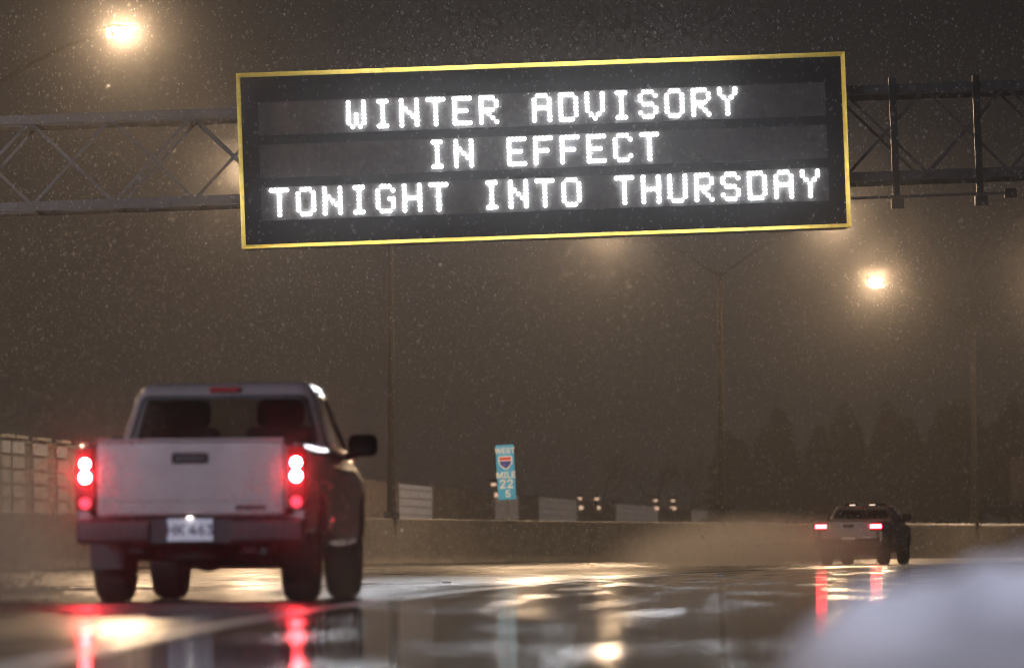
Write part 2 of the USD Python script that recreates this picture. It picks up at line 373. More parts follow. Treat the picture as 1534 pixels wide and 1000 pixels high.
POLES = [(8.0, 0), (50.0, 0), (90.5, 0), (131.0, 0), (174.0, 0), (214.3, 0), (250.0, 0)]
lab = {8.0: None, 131.0: 'double-armed street lamp whose bright head glows at the top left', 174.0: 'tall street lamp pole rising from behind the left pickup up to the sign',
       214.3: 'double-armed lamp pole standing left of the distant car, heads under the sign edge', 250.0: 'double-armed lamp pole on the right with a glowing lamp left of it'}
lp = None
for y, _ in POLES:
    pos = (med_x(y), y, 0.52 if y == 214.3 else 0.12 if y == 131.0 else 0.0); hd = -math.atan(med_d(y))
    label = lab.get(y) or {50.0: 'street lamp of the median row outside the picture, far left near', 90.5: 'street lamp of the median row outside the picture, beside the gantry', 8.0: 'added white lamp outside the picture on the left, lighting the snow bank and tailgate'}.get(y, 'last street lamp of the median row, outside the picture on the right')
    if y == 8.0:
        q = lamp_post('added_white_glow'); place(q, pos, hd); tag(q, label, group='street lamps along the median'); continue  # white bulb added on this unseen pole to light the foreground
    if lp is None:
        lp = lamp_post(); place(lp, pos, hd); tag(lp, label, group='street lamps along the median')
    else:
        dup(lp, label, pos, hd, group='street lamps along the median')

# ------------------------------------------------------------------ overhead gantry and its message sign
SIGN_D, TILT = 92.0, -math.radians(1.65)     # the gantry climbs to the right
sc = P(814, 225.5, SIGN_D)
gan = thing('sign_gantry', 'steel box-truss gantry spanning the road behind the message sign', 'gantry', tuple(sc), 0, TILT)
s_ = FPX / 93.2
zt, zb = (828 - 152) / s_ + CAM_H - sc[2], (828 - 282) / s_ + CAM_H - sc[2]       # chord heights relative to the sign centre
Yf, Yb = 1.05, 2.45
XL, XR = -20.5, 17.0
chord_mat = 'galvanised'
for yv in (Yf, Yb):
    for zv in (zt, zb):
        obj('chord', box(XL, XR, yv - 0.075, yv + 0.075, zv - 0.075, zv + 0.075), chord_mat, gan)
pitch = 1.335
x0 = -7.06 - pitch * 10
k = 0
xs_ = []
x = x0
while x < XR - 0.3: xs_.append(x); x += pitch
for i, x in enumerate(xs_):
    if x < XL or x + pitch > XR: continue
    if abs(x) > 4.2 or abs(x + pitch) > 4.2:
        obj('brace', bar((x + 0.05, Yf, zt - 0.075), (x + pitch - 0.05, Yf, zb + 0.075), 0.05), chord_mat, gan)
        obj('brace', bar((x + 0.05, Yf + 0.052, zb + 0.075), (x + pitch - 0.05, Yf + 0.052, zt - 0.075), 0.05), chord_mat, gan)
        obj('brace', bar((x + 0.05, Yb, zt - 0.075) if i % 2 else (x + 0.05, Yb, zb + 0.075), (x + pitch - 0.05, Yb, zb + 0.075) if i % 2 else (x + pitch - 0.05, Yb, zt - 0.075), 0.05), chord_mat, gan)
    obj('cross_strut', bar((x, Yf + 0.075, zt), (x, Yb - 0.075, zt), 0.05), chord_mat, gan)
    obj('cross_strut', bar((x, Yf + 0.075, zb), (x, Yb - 0.075, zb), 0.05), chord_mat, gan)
for px in (1340, 1465):     # bare hangers for a sign that is not there, and the rail they carry
    xx = (px - 814) / s_
    obj('hanger', box(xx - 0.055, xx + 0.055, Yf - 0.19, Yf - 0.08, zb - 0.52, zt + 0.17), 'dark_steel', gan)
    obj('hanger_foot', box(xx - 0.10, xx + 0.10, Yf - 0.40, Yf - 0.192, zb - 0.56, zb - 0.40), 'dark_steel', gan)
obj('rail', box((1270 - 814) / s_, (1512 - 814) / s_, Yf - 0.36, Yf - 0.30, zb - 0.39, zb - 0.345), 'galvanised', gan)
obj('rail_end', box((1500 - 814) / s_, (1518 - 814) / s_, Yf - 0.40, Yf - 0.27, zb - 0.45, zb - 0.30), 'dark_steel', gan)
for xx in (XL + 0.3, XR - 0.3):
    for yv in (Yf, Yb):
        obj('support_column', tube([(xx, yv, -sc[2] - 0.8), (xx, yv, zt + 0.2)], 0.16, 14), 'galvanised', gan)

S = FPX / SIGN_D                      # photo pixels per metre at the sign
W2, H2 = 914 / S / 2, 263.5 / S / 2
sign = thing('message_sign', 'big black electronic message sign with yellow border and white winter advisory', 'message sign', tuple(sc), 0, TILT)
obj('housing', rbox(-W2 + 0.02, W2 - 0.02, 0.03, 1.0, -H2 + 0.02, H2 - 0.02, 0.02), 'sign_black', sign)
bwid = 0.064
def border_strip(a, b):     # mitred strip from corner a to corner b of the sign; its face slopes inwards
    a, b = np.array(a, float), np.array(b, float)
    def ring(c):
        sx, sz = np.sign(c); o = np.array([c[0], 0, c[1]]); i = np.array([c[0] - sx * bwid, 0, c[1] - sz * bwid])
        return [o + [0, -0.10, 0], i + [0, -0.012, 0], i + [0, 0.02, 0], o + [0, 0.02, 0]]
    return loft([ring(a), ring(b)])
for a, b in (((-W2, H2), (W2, H2)), ((W2, -H2), (-W2, -H2)), ((-W2, -H2), (-W2, H2)), ((W2, H2), (W2, -H2))):
    obj('border_strip', border_strip(a, b), 'sign_yellow', sign, smooth=False)
LINE_Z = [(225.5 - 161.5) / S, (225.5 - 225.5) / S, (225.5 - 289.5) / S]
for zc in LINE_Z:      # the three rows of character modules
    obj('line_panel', box(-4.60, 4.60, 0.008, 0.03, zc - 0.285, zc + 0.255), 'module_grey', sign)
FONT = {'W': ['10001', '10001', '10001', '10101', '10101', '10101', '01010'], 'I': ['01110', '00100', '00100', '00100', '00100', '00100', '01110'],
        'N': ['10001', '10001', '11001', '10101', '10011', '10001', '10001'], 'T': ['11111', '00100', '00100', '00100', '00100', '00100', '00100'],
        'E': ['11111', '10000', '10000', '11110', '10000', '10000', '11111'], 'R': ['11110', '10001', '10001', '11110', '10100', '10010', '10001'],
        'A': ['01110', '10001', '10001', '11111', '10001', '10001', '10001'], 'D': ['11110', '10001', '10001', '10001', '10001', '10001', '11110'],
        'V': ['10001', '10001', '10001', '10001', '10001', '01010', '00100'], 'S': ['01110', '10001', '10000', '01110', '00001', '10001', '01110'],
        'O': ['01110', '10001', '10001', '10001', '10001', '10001', '01110'], 'Y': ['10001', '10001', '01010', '00100', '00100', '00100', '00100'],
        'F': ['11111', '10000', '10000', '11110', '10000', '10000', '10000'], 'C': ['01110', '10001', '10000', '10000', '10000', '10001', '01110'],
        'G': ['01110', '10001', '10000', '10011', '10001', '10001', '01110'], 'H': ['10001', '10001', '10001', '11111', '10001', '10001', '10001'],
        'U': ['10001', '10001', '10001', '10001', '10001', '10001', '01110']}
disc = trimesh.creation.cylinder(radius=0.025, height=0.012, sections=10); disc.apply_transform(trimesh.transformations.rotation_matrix(PI / 2, [1, 0, 0]))
CP, DX, DZ = 39.85 / S, 5.75 / S, 6.15 / S
for text, zc in zip(('WINTER ADVISORY', 'IN EFFECT', 'TONIGHT INTO THURSDAY'), LINE_Z):
    for i, ch in enumerate(text):
        if ch == ' ': continue
        dots = []
        for r_, row in enumerate(FONT[ch]):
            for c_, bit in enumerate(row):
                if bit == '1':
                    d = disc.copy(); d.apply_translation([(i - (len(text) - 1) / 2) * CP + (c_ - 2) * DX, 0.002, zc + (3 - r_) * DZ]); dots.append(d)
        obj('letter', dots, 'led_white', sign, smooth=False)

# ------------------------------------------------------------------ long wall beyond the far lanes, with pale panels and small lamps
WALL = np.array([(120, -17.0), (158, -13.3), (256, -5.3), (362, 5.6), (469, 18.2), (540, 27.0)])
def wall_pt(x_img):
    """where the wall crosses the sight line of photo column x_img"""
    best = None
    for D in np.linspace(120, 540, 3000):
        X = np.interp(D, WALL[:, 0], WALL[:, 1]); e = abs(767 + X / D * FPX - x_img)
        if best is None or e < best[0]: best = (e, D, X)
    return np.array([best[2], best[1]])
sw = thing('low_building', 'long low dark building with pale panels given an added glow behind the median wall', 'building')
WZ = 3.63
cols = [-120, 40, 110, 250, 400, 500, 548, 590, 646, 735, 775, 800, 863, 915, 985, 1030, 1066, 1100, 1160, 1225]
pale = {590, 800, 915, 1030, 735, 1100, 1160}
def slab(a, b, z0, z1, t0, t1):
    d = (b - a) / np.linalg.norm(b - a); n = np.array([d[1], -d[0]])   # towards the road
    c = [a + n * t0, b + n * t0, b + n * t1, a + n * t1]
    return loft([[(p[0], p[1], z) for p in c] for z in (z0, z1)])
for c0, c1 in zip(cols[:-1], cols[1:]):
    a, b = wall_pt(c0), wall_pt(c1)
    if c0 in pale:
        w_ = node('window', sw)  # pale panels made to glow; the street lamps leave them too dark
        obj('pane', slab(a, b, 1.0, WZ - 0.12, 0.0, 0.05), 'bright_glow_panel' if c0 == 590 else 'dim_glow_panel' if c0 > 1066 else 'glow_panel', w_)
        for k in range(6): obj('panel_rib', slab(a, b, 1.35 + 0.38 * k, 1.40 + 0.38 * k, 0.053, 0.09), 'pale_panel', w_)
        obj('frame', slab(a, a + (b - a) * 0.04, 0.0, WZ + 0.02, -0.1, 0.12), 'brown_panel', w_)
        obj('frame', slab(b - (b - a) * 0.04, b, 0.0, WZ + 0.02, -0.1, 0.12), 'brown_panel', w_)
    else:
        obj('wall', slab(a, b, -0.1, WZ - 0.2, -0.1, 0.06), 'brown_panel', sw)
        obj('coping', slab(a, b, WZ - 0.198, WZ - 0.1, -0.12, 0.1), 'concrete', sw)
# the back of the building and its flat roof
wa, wb = wall_pt(-120), wall_pt(1225)
obj('roof', loft([[(*(wall_pt(c) + [-0.12 - t, 0.0]), z) for z in (WZ - 0.32, WZ - 0.24) for t in ((0, 7) if z < WZ - 0.3 else (7, 0))] for c in np.linspace(-118, 1224, 24)]), 'concrete', sw)
# narrow stacks of small pale panels at the left end, also given a glow
for px, wpx in ((2, 12), (21, 17), (54, 20), (87, 15)):
    a, b = wall_pt(px - wpx / 2), wall_pt(px + wpx / 2)
    w_ = node('window', sw)
    for k in range(6):
        obj('pane', slab(a, b, 1.15 + 0.40 * k, 1.15 + 0.40 * k + 0.31, 0.065, 0.11), 'glow_panel' if k == 5 else 'dim_glow_panel', w_)
    obj('lintel', slab(a, b, 3.55, 3.64, 0.065, 0.22), 'pale_panel', w_)
def wall_light(px, py, label):
    a = wall_pt(px); t = thing('wall_light', label, 'wall light', (a[0], a[1] - 0.5, 0), 0, group='small lamps on the low building')
    z = P(px, py, a[1] - 0.5)[2]
    obj('bracket', box(-0.05, 0.05, -0.05, 0.45, z - 0.05, z + 0.75), 'dark_steel', t)
    for dz in (0.0, 0.55):
        b = trimesh.creation.icosphere(2, 0.17 if dz == 0 else 0.11); b.apply_scale([1.5, 0.7, 0.8]); b.apply_translation([0, -0.14, z + dz])
        obj('lamp', b, 'wall_lamp_glow', t)
        obj('shade', rbox(-0.26, 0.26, -0.3, -0.05, z + dz + 0.19, z + dz + 0.25, 0.02), 'dark_steel', t)
for px, py, l in ((866, 760, 'small orange wall lamp on the low building, left one of the left pair'), (892, 760, 'small orange wall lamp, right one of the left pair on the low building'),
                  (980, 761, 'small bright wall lamp, left one of the right pair on the low building'), (1006, 761, 'small bright wall lamp, second of the right pair, nearest the distant car'), (738, 741, 'small orange wall lamp at the left edge of the blue marker sign')):
    wall_light(px, py, l)

# ------------------------------------------------------------------ blue mile marker on the median wall
MD = 186.0
a, b = P(756, 665.5, MD), P(760, 748, MD)
mk = thing('mile_marker', 'narrow bright blue highway mile marker sign with white lettering above the median wall', 'road sign', (b[0], MD, b[2]), 0, -math.radians(2.6))
Sm = FPX / MD; hw, hh = 13.5 / Sm, 82 / Sm
obj('panel', rbox(-hw, hw, 0, 0.03, 0, hh, 0.012, 8), 'sign_blue', mk)
def txt(s, h, xc, z, m_, bold=True):
    t = meshkit.text_mesh(s, h, 0.004, bold); t.apply_transform(trimesh.transformations.rotation_matrix(PI / 2, [1, 0, 0]))
    bb = t.bounds; t.apply_translation([xc - (bb[0][0] + bb[1][0]) / 2, -0.003, z]); return t
obj('lettering', txt('WEST', 0.17, 0, hh - 0.27, 0), 'sign_white', mk, smooth=False)
obj('lettering', txt('MILE', 0.19, 0, hh * 0.40, 0), 'sign_white', mk, smooth=False)
obj('lettering', txt('22', 0.27, 0, hh * 0.215, 0), 'sign_white', mk, smooth=False)
obj('lettering', txt('5', 0.22, 0.03, hh * 0.05, 0), 'sign_white', mk, smooth=False)
def shield(sx, y0, clip=None):
    pts = [(-.5, .42), (-.38, .5), (-.2, .43), (0, .5), (.2, .43), (.38, .5), (.5, .42), (.52, .1), (.42, -.2), (.2, -.42), (0, -.52), (-.2, -.42), (-.42, -.2), (-.52, .1)]
    cs = m3.CrossSection([[(p[0] * sx, p[1] * sx) for p in pts[::-1]]])
    if clip is not None: cs = cs ^ m3.CrossSection([[(-1, clip[0]), (1, clip[0]), (1, clip[1]), (-1, clip[1])]])
    t = tm(cs.extrude(0.004)); t.apply_transform(trimesh.transformations.rotation_matrix(PI / 2, [1, 0, 0])); t.apply_translation([0, y0, hh * 0.68]); return t
obj('shield', shield(0.44, -0.003), 'sign_white', mk, smooth=False)
obj('shield_field', shield(0.37, -0.008, (-1, 0.05)), 'shield_blue', mk, smooth=False)
obj('shield_band', shield(0.37, -0.008, (0.08, 1)), 'shield_red', mk, smooth=False)
obj('post', box(-0.04, 0.04, 0.032, 0.09, -(b[2] - 1.40), hh - 0.1), 'galvanised', mk)

# delineators on the wall, markers on the road
for i, (px, py, D, l) in enumerate(((578, 797, 166, 'tiny bluish reflector on the median wall right of the left pickup'), (602, 794, 169, 'second tiny bluish reflector on the median wall'))):
    p = P(px, py, D); t = thing('wall_reflector', l, 'reflector', tuple(p)); obj('lens', rbox(-0.05, 0.05, -0.03, 0.0, -0.05, 0.05, 0.01, 6), 'sign_white', t); obj('bracket', box(-0.03, 0.03, 0.002, 0.7, -0.04, 0.04), 'dark_steel', t)
for px, py, l in ((669, 873, 'small white raised marker on the wet road right of the near pickup'), (1078, 862, 'small white raised marker on the road left of the far car')):
    D = FPX * CAM_H / (py - 828.6 + math.tan(ROLL) * (px - 767)); p = P(px, py, D)
    t = thing('road_marker', l, 'road marker', (p[0], p[1], 0.0)); obj('body', loft([[(x, y, 0.0) for x, y in rrect(0.11, 0.10, 0.01)], [(x, y, 0.02) for x, y in rrect(0.09, 0.06, 0.01)]]), 'sign_white', t)

# brown board at the right edge
p0 = P(1513, 722, 320)
bd = thing('brown_board', 'dim brown board on posts at the right edge of the picture', 'board', (p0[0] + 2.2, 320, 0))
obj('panel', rbox(-2.2, 2.2, 0, 0.12, 3.05, 5.55, 0.03), 'brown_panel', bd)
for xx in (-1.4, 1.4): obj('post', tube([(xx, 0.22, -0.3), (xx, 0.22, 5.3)], 0.09, 8), 'pole_steel', bd)

# ------------------------------------------------------------------ trees behind, dark in the haze
def conifer(h, seed):
    r = np.random.default_rng(seed); V, Fc = [], []
    wide = h * (0.20 + 0.12 * r.random()); tip = 0.5 + 0.45 * r.random(); lean = r.normal(size=2) * 0.04
    for i in range(1300):
        t = r.random() ** 0.75; z = h * (0.06 + 0.94 * t); a = r.random() * 2 * PI
        lob = 0.35 + 1.2 * float(meshkit.noise(np.array([math.cos(a) * 1.3 + seed, math.sin(a) * 1.3, t * 7.0])))
        rad = (1 - t) ** tip * wide * lob + 0.12; rr = rad * (0.3 + 0.7 * math.sqrt(r.random()))
        c = np.array([rr * math.cos(a) + lean[0] * z, rr * math.sin(a) + lean[1] * z, z - 0.35 * rr]); d = np.array([math.cos(a), math.sin(a), -0.45 + 0.6 * r.random()]); s = np.array([-math.sin(a), math.cos(a), r.normal() * 0.5])
        L, wd = 0.5 + 0.6 * r.random(), 0.14 + 0.18 * r.random(); k = len(V)
        V += [c - d * L * .5 - s * wd, c - d * L * .5 + s * wd, c + d * L * .6]; Fc.append([k, k + 1, k + 2])
    return trimesh.Trimesh(np.array(V), np.array(Fc), process=False)
def bare_tree(h, seed):
    r = np.random.default_rng(seed); big, small = [], []
    def grow(p, d, L, rad, lev):
        q = p + d * L; (big if lev < 2 else small).append(tube([p, (p + q) / 2 + r.normal(size=3) * 0.05 * L, q], rad, 5 if lev < 2 else 3, rad * 0.6))
        if lev >= 4: return
        for _ in range(3 if lev else 5):
            nd = d + r.normal(size=3) * 0.55 + np.array([0, 0, 0.25]); nd /= np.linalg.norm(nd)
            grow(p + (q - p) * (0.5 + 0.5 * r.random()), nd, L * (0.62 + 0.2 * r.random()), rad * 0.55, lev + 1)
    grow(np.zeros(3), np.array([0, 0, 1.0]), h * 0.34, h * 0.016, 0)
    return trimesh.util.concatenate(big), trimesh.util.concatenate(small)
def conifer_thing(h, seed):
    t = thing('conifer', 'x', 'tree'); obj('trunk', tube([(0, 0, -0.6), (0, 0, h * 0.9)], h * 0.016, 6, 0.03), 'bark', t); obj('crown', conifer(h, seed), 'needle', t, smooth=False); return t
def bare_thing(h, seed):
    t = thing('bare_tree', 'x', 'tree'); b, s = bare_tree(h, seed); obj('trunk', b, 'bark', t, smooth=False); obj('crown', s, 'twig', t, smooth=False); return t
c_src, b_src = None, None
tree_spots = [(1090, 648, 0), (1122, 628, 1), (1150, 640, 0), (1178, 616, 0), (1205, 632, 1), (1240, 616, 1), (1262, 604, 0), (1300, 626, 1), (1330, 602, 0), (1352, 614, 1), (1385, 596, 1), (1412, 610, 0), (1436, 600, 0), (1476, 612, 1), (1498, 592, 0), (1522, 600, 1), (1545, 588, 0), (1105, 660, 0), (1222, 640, 0), (1283, 634, 0), (1316, 640, 0), (1368, 628, 0), (1400, 640, 0), (1425, 634, 1), (1455, 628, 0), (1488, 634, 0), (1510, 622, 0), (905, 655, 1), (985, 648, 1), (1040, 656, 1)]
tree_spots.sort()
ORD = ['first', 'second', 'third', 'fourth', 'fifth', 'sixth', 'seventh', 'eighth', 'ninth', 'tenth', 'eleventh', 'twelfth', 'thirteenth', 'fourteenth', 'fifteenth', 'sixteenth', 'seventeenth', 'eighteenth', 'nineteenth', 'twentieth', 'twenty-first', 'twenty-second']
count = [0, 0]
for i, (px, py, kd) in enumerate(tree_spots):
    D = 410 + 60 * random.random(); top = P(px, py, D); zb_ = 2.6
    h = top[2] - zb_
    t = (conifer_thing if kd == 0 else bare_thing)(h, 100 + i)
    place(t, (top[0], D, zb_), random.random() * 6)
    where = 'right of the last lamp pole' if px > 1462 else 'between the far pickup and the last lamp pole' if px > 1365 else 'above the far pickup' if px > 1200 else 'left of the far pickup'
    tag(t, f"{'dark conifer' if kd == 0 else 'bare tree'} {where}, {ORD[count[kd]]} from the left", group='conifers in the haze' if kd == 0 else 'bare trees in the haze')
    count[kd] += 1

# ------------------------------------------------------------------ pickups
def pickup(label, paint, light, z_roof=1.63, W=1.68, L=5.15, z_gate=1.14):
    t = thing('pickup_truck', label, 'pickup truck')
    hw = W / 2; ax_r, ax_f = 1.12, 4.30; zr = 0.345       # axles, wheel radius
    z_rail = z_gate
    def section(y, w, z0, z1, r):   # rounded cross-section in x,z
        return [(px, y, (z0 + z1) / 2 + pz) for px, pz in rrect(w, z1 - z0, r, 4)]
    arches = [m3.Manifold.cylinder(W + 1, 0.43, 0.43, 36, True).rotate([0, 90, 0]).translate([0, y, 0.37]) for y in (ax_r, ax_f)]
    # cargo bed: shell with wheel arches, open on top
    bed = man(loft([section(0.10, W - 0.06, 0.50, z_rail - 0.01, 0.09), section(0.16, W, 0.48, z_rail, 0.10), section(1.9, W, 0.46, z_rail, 0.10), section(1.96, W - 0.02, 0.46, z_rail, 0.10)]))
    bed -= mbox(-hw + 0.10, hw - 0.10, 0.02, 1.90, 0.62, 2.0)
    bed -= mbox(-hw + 0.13, hw - 0.13, 0.0, 0.2, 0.3, 2.0)
    inner = mbox(-hw + 0.22, hw - 0.22, -1, 6, -1, 0.9)
    for a in arches: bed -= (a - inner)
    obj('cargo_bed', tm(bed), paint, t)
    # cab and front
    body = man(loft([section(1.99, W - 0.03, 0.42, 1.06, 0.11), section(2.06, W, 0.38, 1.08, 0.11), section(3.75, W, 0.38, 1.07, 0.12), section(4.2, W, 0.38, 1.03, 0.13), section(4.85, W - 0.06, 0.40, 0.98, 0.14), section(L, W - 0.22, 0.44, 0.90, 0.15)]))
    for a in arches: body -= (a - inner)
    def zsec(z, y0, y1, w, r): return [(px, (y0 + y1) / 2 + py, z) for px, py in rrect(w, y1 - y0, r, 5)]
    zt_ = z_roof
    def green(e):
        return man(loft([zsec(0.98 + e, 2.02 + e, 4.05 - e, W - 0.05 - 2 * e, 0.12), zsec(1.10, 2.03 + e, 3.80 - e, W - 0.08 - 2 * e, 0.12), zsec(zt_ - 0.09, 2.17 + e, 3.10 - e, W - 0.33 - 2 * e, 0.12), zsec(zt_ - 0.03 - e * 0.7, 2.22 + e, 3.04 - e, W - 0.40 - 2 * e, 0.12), zsec(zt_ - e, 2.30 + e, 2.96 - e, W - 0.52 - 2 * e, 0.10)]))
    gh = green(0.0) - green(0.045)
    def xz_cut(pts, y0, y1): return m3.CrossSection([pts]).extrude(y1 - y0).rotate([90, 0, 0]).translate([0, y1, 0])
    zb0, zb1 = 1.15, zt_ - 0.115
    rw = [(-0.705, zb0), (0.705, zb0), (0.605, zb1), (-0.605, zb1)]
    sgn = lambda q: q
    rear_cs = m3.CrossSection([rw]).offset(-0.05, m3.JoinType.Round, 2.0, 24).offset(0.05, m3.JoinType.Round, 2.0, 24)
    cut_r = rear_cs.extrude(1.0).rotate([90, 0, 0]).translate([0, 2.6, 0])
    cut_f = m3.CrossSection([[(-0.69, 1.14), (0.69, 1.14), (0.55, zb1 + 0.02), (-0.55, zb1 + 0.02)]]).extrude(1.4).rotate([90, 0, 0]).translate([0, 4.4, 0])
    def side_cut(pts): return m3.CrossSection([pts]).extrude(3.0, 0).rotate([90, 0, 90]).translate([-1.5, 0, 0])
    s1 = [(2.28, 1.14), (2.58, 1.14), (2.58, zb1), (2.33, zb1)]; s2 = [(2.66, 1.14), (3.62, 1.14), (3.06, zb1), (2.66, zb1)]
    gh = gh - cut_r - cut_f - side_cut(s1) - side_cut(s2)
    body = body + gh
    body -= mbox(-hw + 0.14, hw - 0.14, 2.12, 3.8, 0.6, 1.10)
    obj('cab_body', tm(body), paint, t)
    # glass
    gl = green(0.015) - green(0.024)
    def pane(name, cutter):
        g = gl ^ cutter
        if g.num_tri(): obj(name, tm(g), 'glass', t)
    half = lambda x0, x1: mbox(x0, x1, 0, 6, 0, 3)
    pane('rear_window', cut_r ^ mbox(-2, 2, 0, 2.6, 0, 3)); pane('windshield', cut_f ^ mbox(-2, 2, 2.9, 6, 0, 3))
    for x0, x1 in ((-2, 0), (0, 2)):
        pane('side_window', side_cut(s1) ^ half(x0, x1)); pane('side_window', side_cut(s2) ^ half(x0, x1))
    # dark rubber seal round the rear glass
    seal = (rear_cs.offset(0.022) - rear_cs.offset(-0.012)).extrude(0.6).rotate([90, 0, 0]).translate([0, 2.5, 0]) ^ (green(-0.006) - green(0.006))
    obj('window_seal', tm(seal), 'black_plastic', t)
    # seats
    for sx in (-0.36, 0.36):
        st = node('seat', t)
        obj('seat_back', rbox(sx - 0.27, sx + 0.25, 2.72, 2.86, 0.66, 1.31, 0.06), 'interior', st)
        obj('headrest', rbox(sx - 0.19, sx + 0.18, 2.74, 2.85, 1.30, 1.52, 0.07), 'interior', st)
    obj('dashboard', rbox(-0.72, 0.72, 3.3, 3.7, 0.75, 1.09, 0.05), 'interior', t)
    obj('cab_floor', box(-0.7, 0.7, 2.13, 3.75, 0.602, 0.64), 'interior', t)
    # tailgate
    tg = rbox(-hw + 0.165, hw - 0.165, 0.055, 0.125, 0.615, z_gate + 0.005, 0.022)
    tg -= rbox(-0.135, 0.075 + 0.06, 0.0, 0.085, z_gate - 0.155, z_gate - 0.075, 0.02)
    tg -= rbox(-hw + 0.30, hw - 0.30, 0.0, 0.0655, 0.70, 0.72, 0.004)
    g = obj('tailgate', tm(tg), paint, t)
    g2 = node('tailgate_trim', t)
    obj('handle', rbox(-0.12, 0.12, 0.058, 0.083, z_gate - 0.148, z_gate - 0.085, 0.012), 'black_plastic', g2)
    obj('top_moulding', rbox(-hw + 0.17, hw - 0.17, 0.05, 0.13, z_gate + 0.006, z_gate + 0.028, 0.009), paint, g2)
    obj('badge', rbox(hw - 0.52, hw - 0.30, 0.048, 0.0545, 0.655, 0.69, 0.003, 6), 'black_plastic' if light == 'round' else 'chrome', g2)
    # tail lights
    for s in (-1, 1):
        tl = node('tail_light', t)
        xa, xb = sorted((s * (hw - 0.155), s * (hw - 0.008)))
        if light == 'round':
            obj('lamp_housing', rbox(xa, xb, 0.045, 0.16, 0.66, z_gate - 0.03, 0.025), 'red_plastic', tl)
            for zz, m_, rr in ((z_gate - 0.15, 'brake_red', 0.038), (z_gate - 0.245, 'brake_red', 0.042), (z_gate - 0.43, 'tail_red', 0.040)):
                d = trimesh.creation.icosphere(2, rr); d.apply_scale([1, 0.35, 1]); d.apply_translation([(xa + xb) / 2, 0.045, zz]); obj('lens', d, m_, tl)
        else:
            obj('lamp_housing', rbox(*sorted((s * (hw - 0.01), s * (hw - 0.34))), 0.045, 0.16, 0.82, 1.04, 0.025), 'red_plastic', tl)
            obj('lens', rbox(*sorted((s * (hw - 0.04), s * (hw - 0.32))), 0.03, 0.044, 0.89, 0.985, 0.006, 8), 'far_brake_red', tl)
    # bumper and plate
    bp = rbox(-hw + 0.02, hw - 0.02, 0.0, 0.16, 0.42, 0.595, 0.035)
    bp -= rbox(-0.30, 0.30, -0.05, 0.03, 0.40, 0.60, 0.01)
    obj('rear_bumper', tm(bp), 'black_plastic', t)
    obj('step_pad', rbox(-hw + 0.10, hw - 0.10, 0.008, 0.15, 0.597, 0.607, 0.004), 'black_plastic', t)
    pl = node('license_plate', t)
    if light == 'round': obj('plate_lamp', rbox(-0.02, 0.02, -0.004, 0.006, 0.6005, 0.6055, 0.002, 6), 'plate_lamp', pl)
    zp = 0.515 if light == 'round' else 0.60
    obj('plate', rbox(-0.165, 0.165, 0.010 if light == 'round' else 0.03, 0.022 if light == 'round' else 0.042, zp - 0.08, zp + 0.08, 0.004), 'sign_white', pl)
    if light == 'round':
        q = meshkit.text_mesh('HK 463', 0.07, 0.002, True); q.apply_transform(trimesh.transformations.rotation_matrix(PI / 2, [1, 0, 0])); q.apply_translation([-(q.bounds[0][0] + q.bounds[1][0]) / 2, 0.0095, zp - 0.035]); obj('plate_number', q, 'plate_ink', pl, smooth=False)
    # wheels
    for y in (ax_r, ax_f):
        for s in (-1, 1):
            wn = node('wheel', t); xc = s * (hw - 0.155)
            tyre = revolve_y([(zr * 0.62, -0.11), (zr * 0.9, -0.125), (zr * 0.985, -0.10), (zr, -0.06), (zr, 0.06), (zr * 0.985, 0.10), (zr * 0.9, 0.125), (zr * 0.62, 0.11)]); tyre.apply_translation([xc, y, zr]); obj('tyre', tyre, 'rubber', wn, smooth=50)
            rim = revolve_y([(0.02, s * 0.03), (zr * 0.60, s * 0.05), (zr * 0.615, s * 0.10), (zr * 0.63, s * 0.10), (zr * 0.63, -s * 0.1), (0.02, -s * 0.02)], 30); rim.apply_translation([xc, y, zr]); obj('rim', rim, 'rim_alloy', wn)
    # underneath
    obj('rear_axle', [tube([(-hw + 0.25, ax_r, zr), (hw - 0.25, ax_r, zr)], 0.05, 10), trimesh.creation.icosphere(2, 0.13).apply_translation([0.0, ax_r, zr])], 'black_plastic', t)
    obj('front_axle', tube([(-hw + 0.25, ax_f, zr), (hw - 0.25, ax_f, zr)], 0.045, 10), 'black_plastic', t)
    obj('chassis', [box(-0.46, -0.36, 0.17, 4.7, 0.36, 0.459), box(0.36, 0.46, 0.17, 4.7, 0.36, 0.459), box(-0.358, 0.358, 2.2, 3.6, 0.24, 0.378)], 'black_plastic', t)
    sp = trimesh.creation.torus(0.24, 0.085, 24, 10); sp.apply_translation([0, 0.56, 0.372]); obj('spare_tyre', sp, 'rubber', t)
    obj('exhaust', tube([(0.52, 0.06, 0.36), (0.52, 1.8, 0.40)], 0.03, 8), 'dark_steel', t)
    for s in (-1, 1):
        obj('mud_flap', box(s * (hw - 0.155) - 0.12, s * (hw - 0.155) + 0.12, ax_r - 0.47, ax_r - 0.455, 0.24, 0.56), 'black_plastic', t)
    # mirrors, brake lamp in the roof edge, antenna
    for s in (-1, 1):
        mr = node('side_mirror', t)
        e = rbox(-0.115, 0.115, -0.06, 0.06, -0.085, 0.085, 0.055, 16).translate([s * (hw + 0.09), 3.35, 1.17]); obj('mirror_housing', tm(e), 'black_plastic', mr)
        obj('mirror_stalk', bar((s * (hw - 0.10), 3.35, 1.07), (s * (hw + 0.05), 3.35, 1.11), 0.06), 'black_plastic', mr)
    obj('roof_brake_light', rbox(-0.115, 0.115, 2.15, 2.24, zt_ - 0.075, zt_ - 0.035, 0.012), 'red_plastic', t)
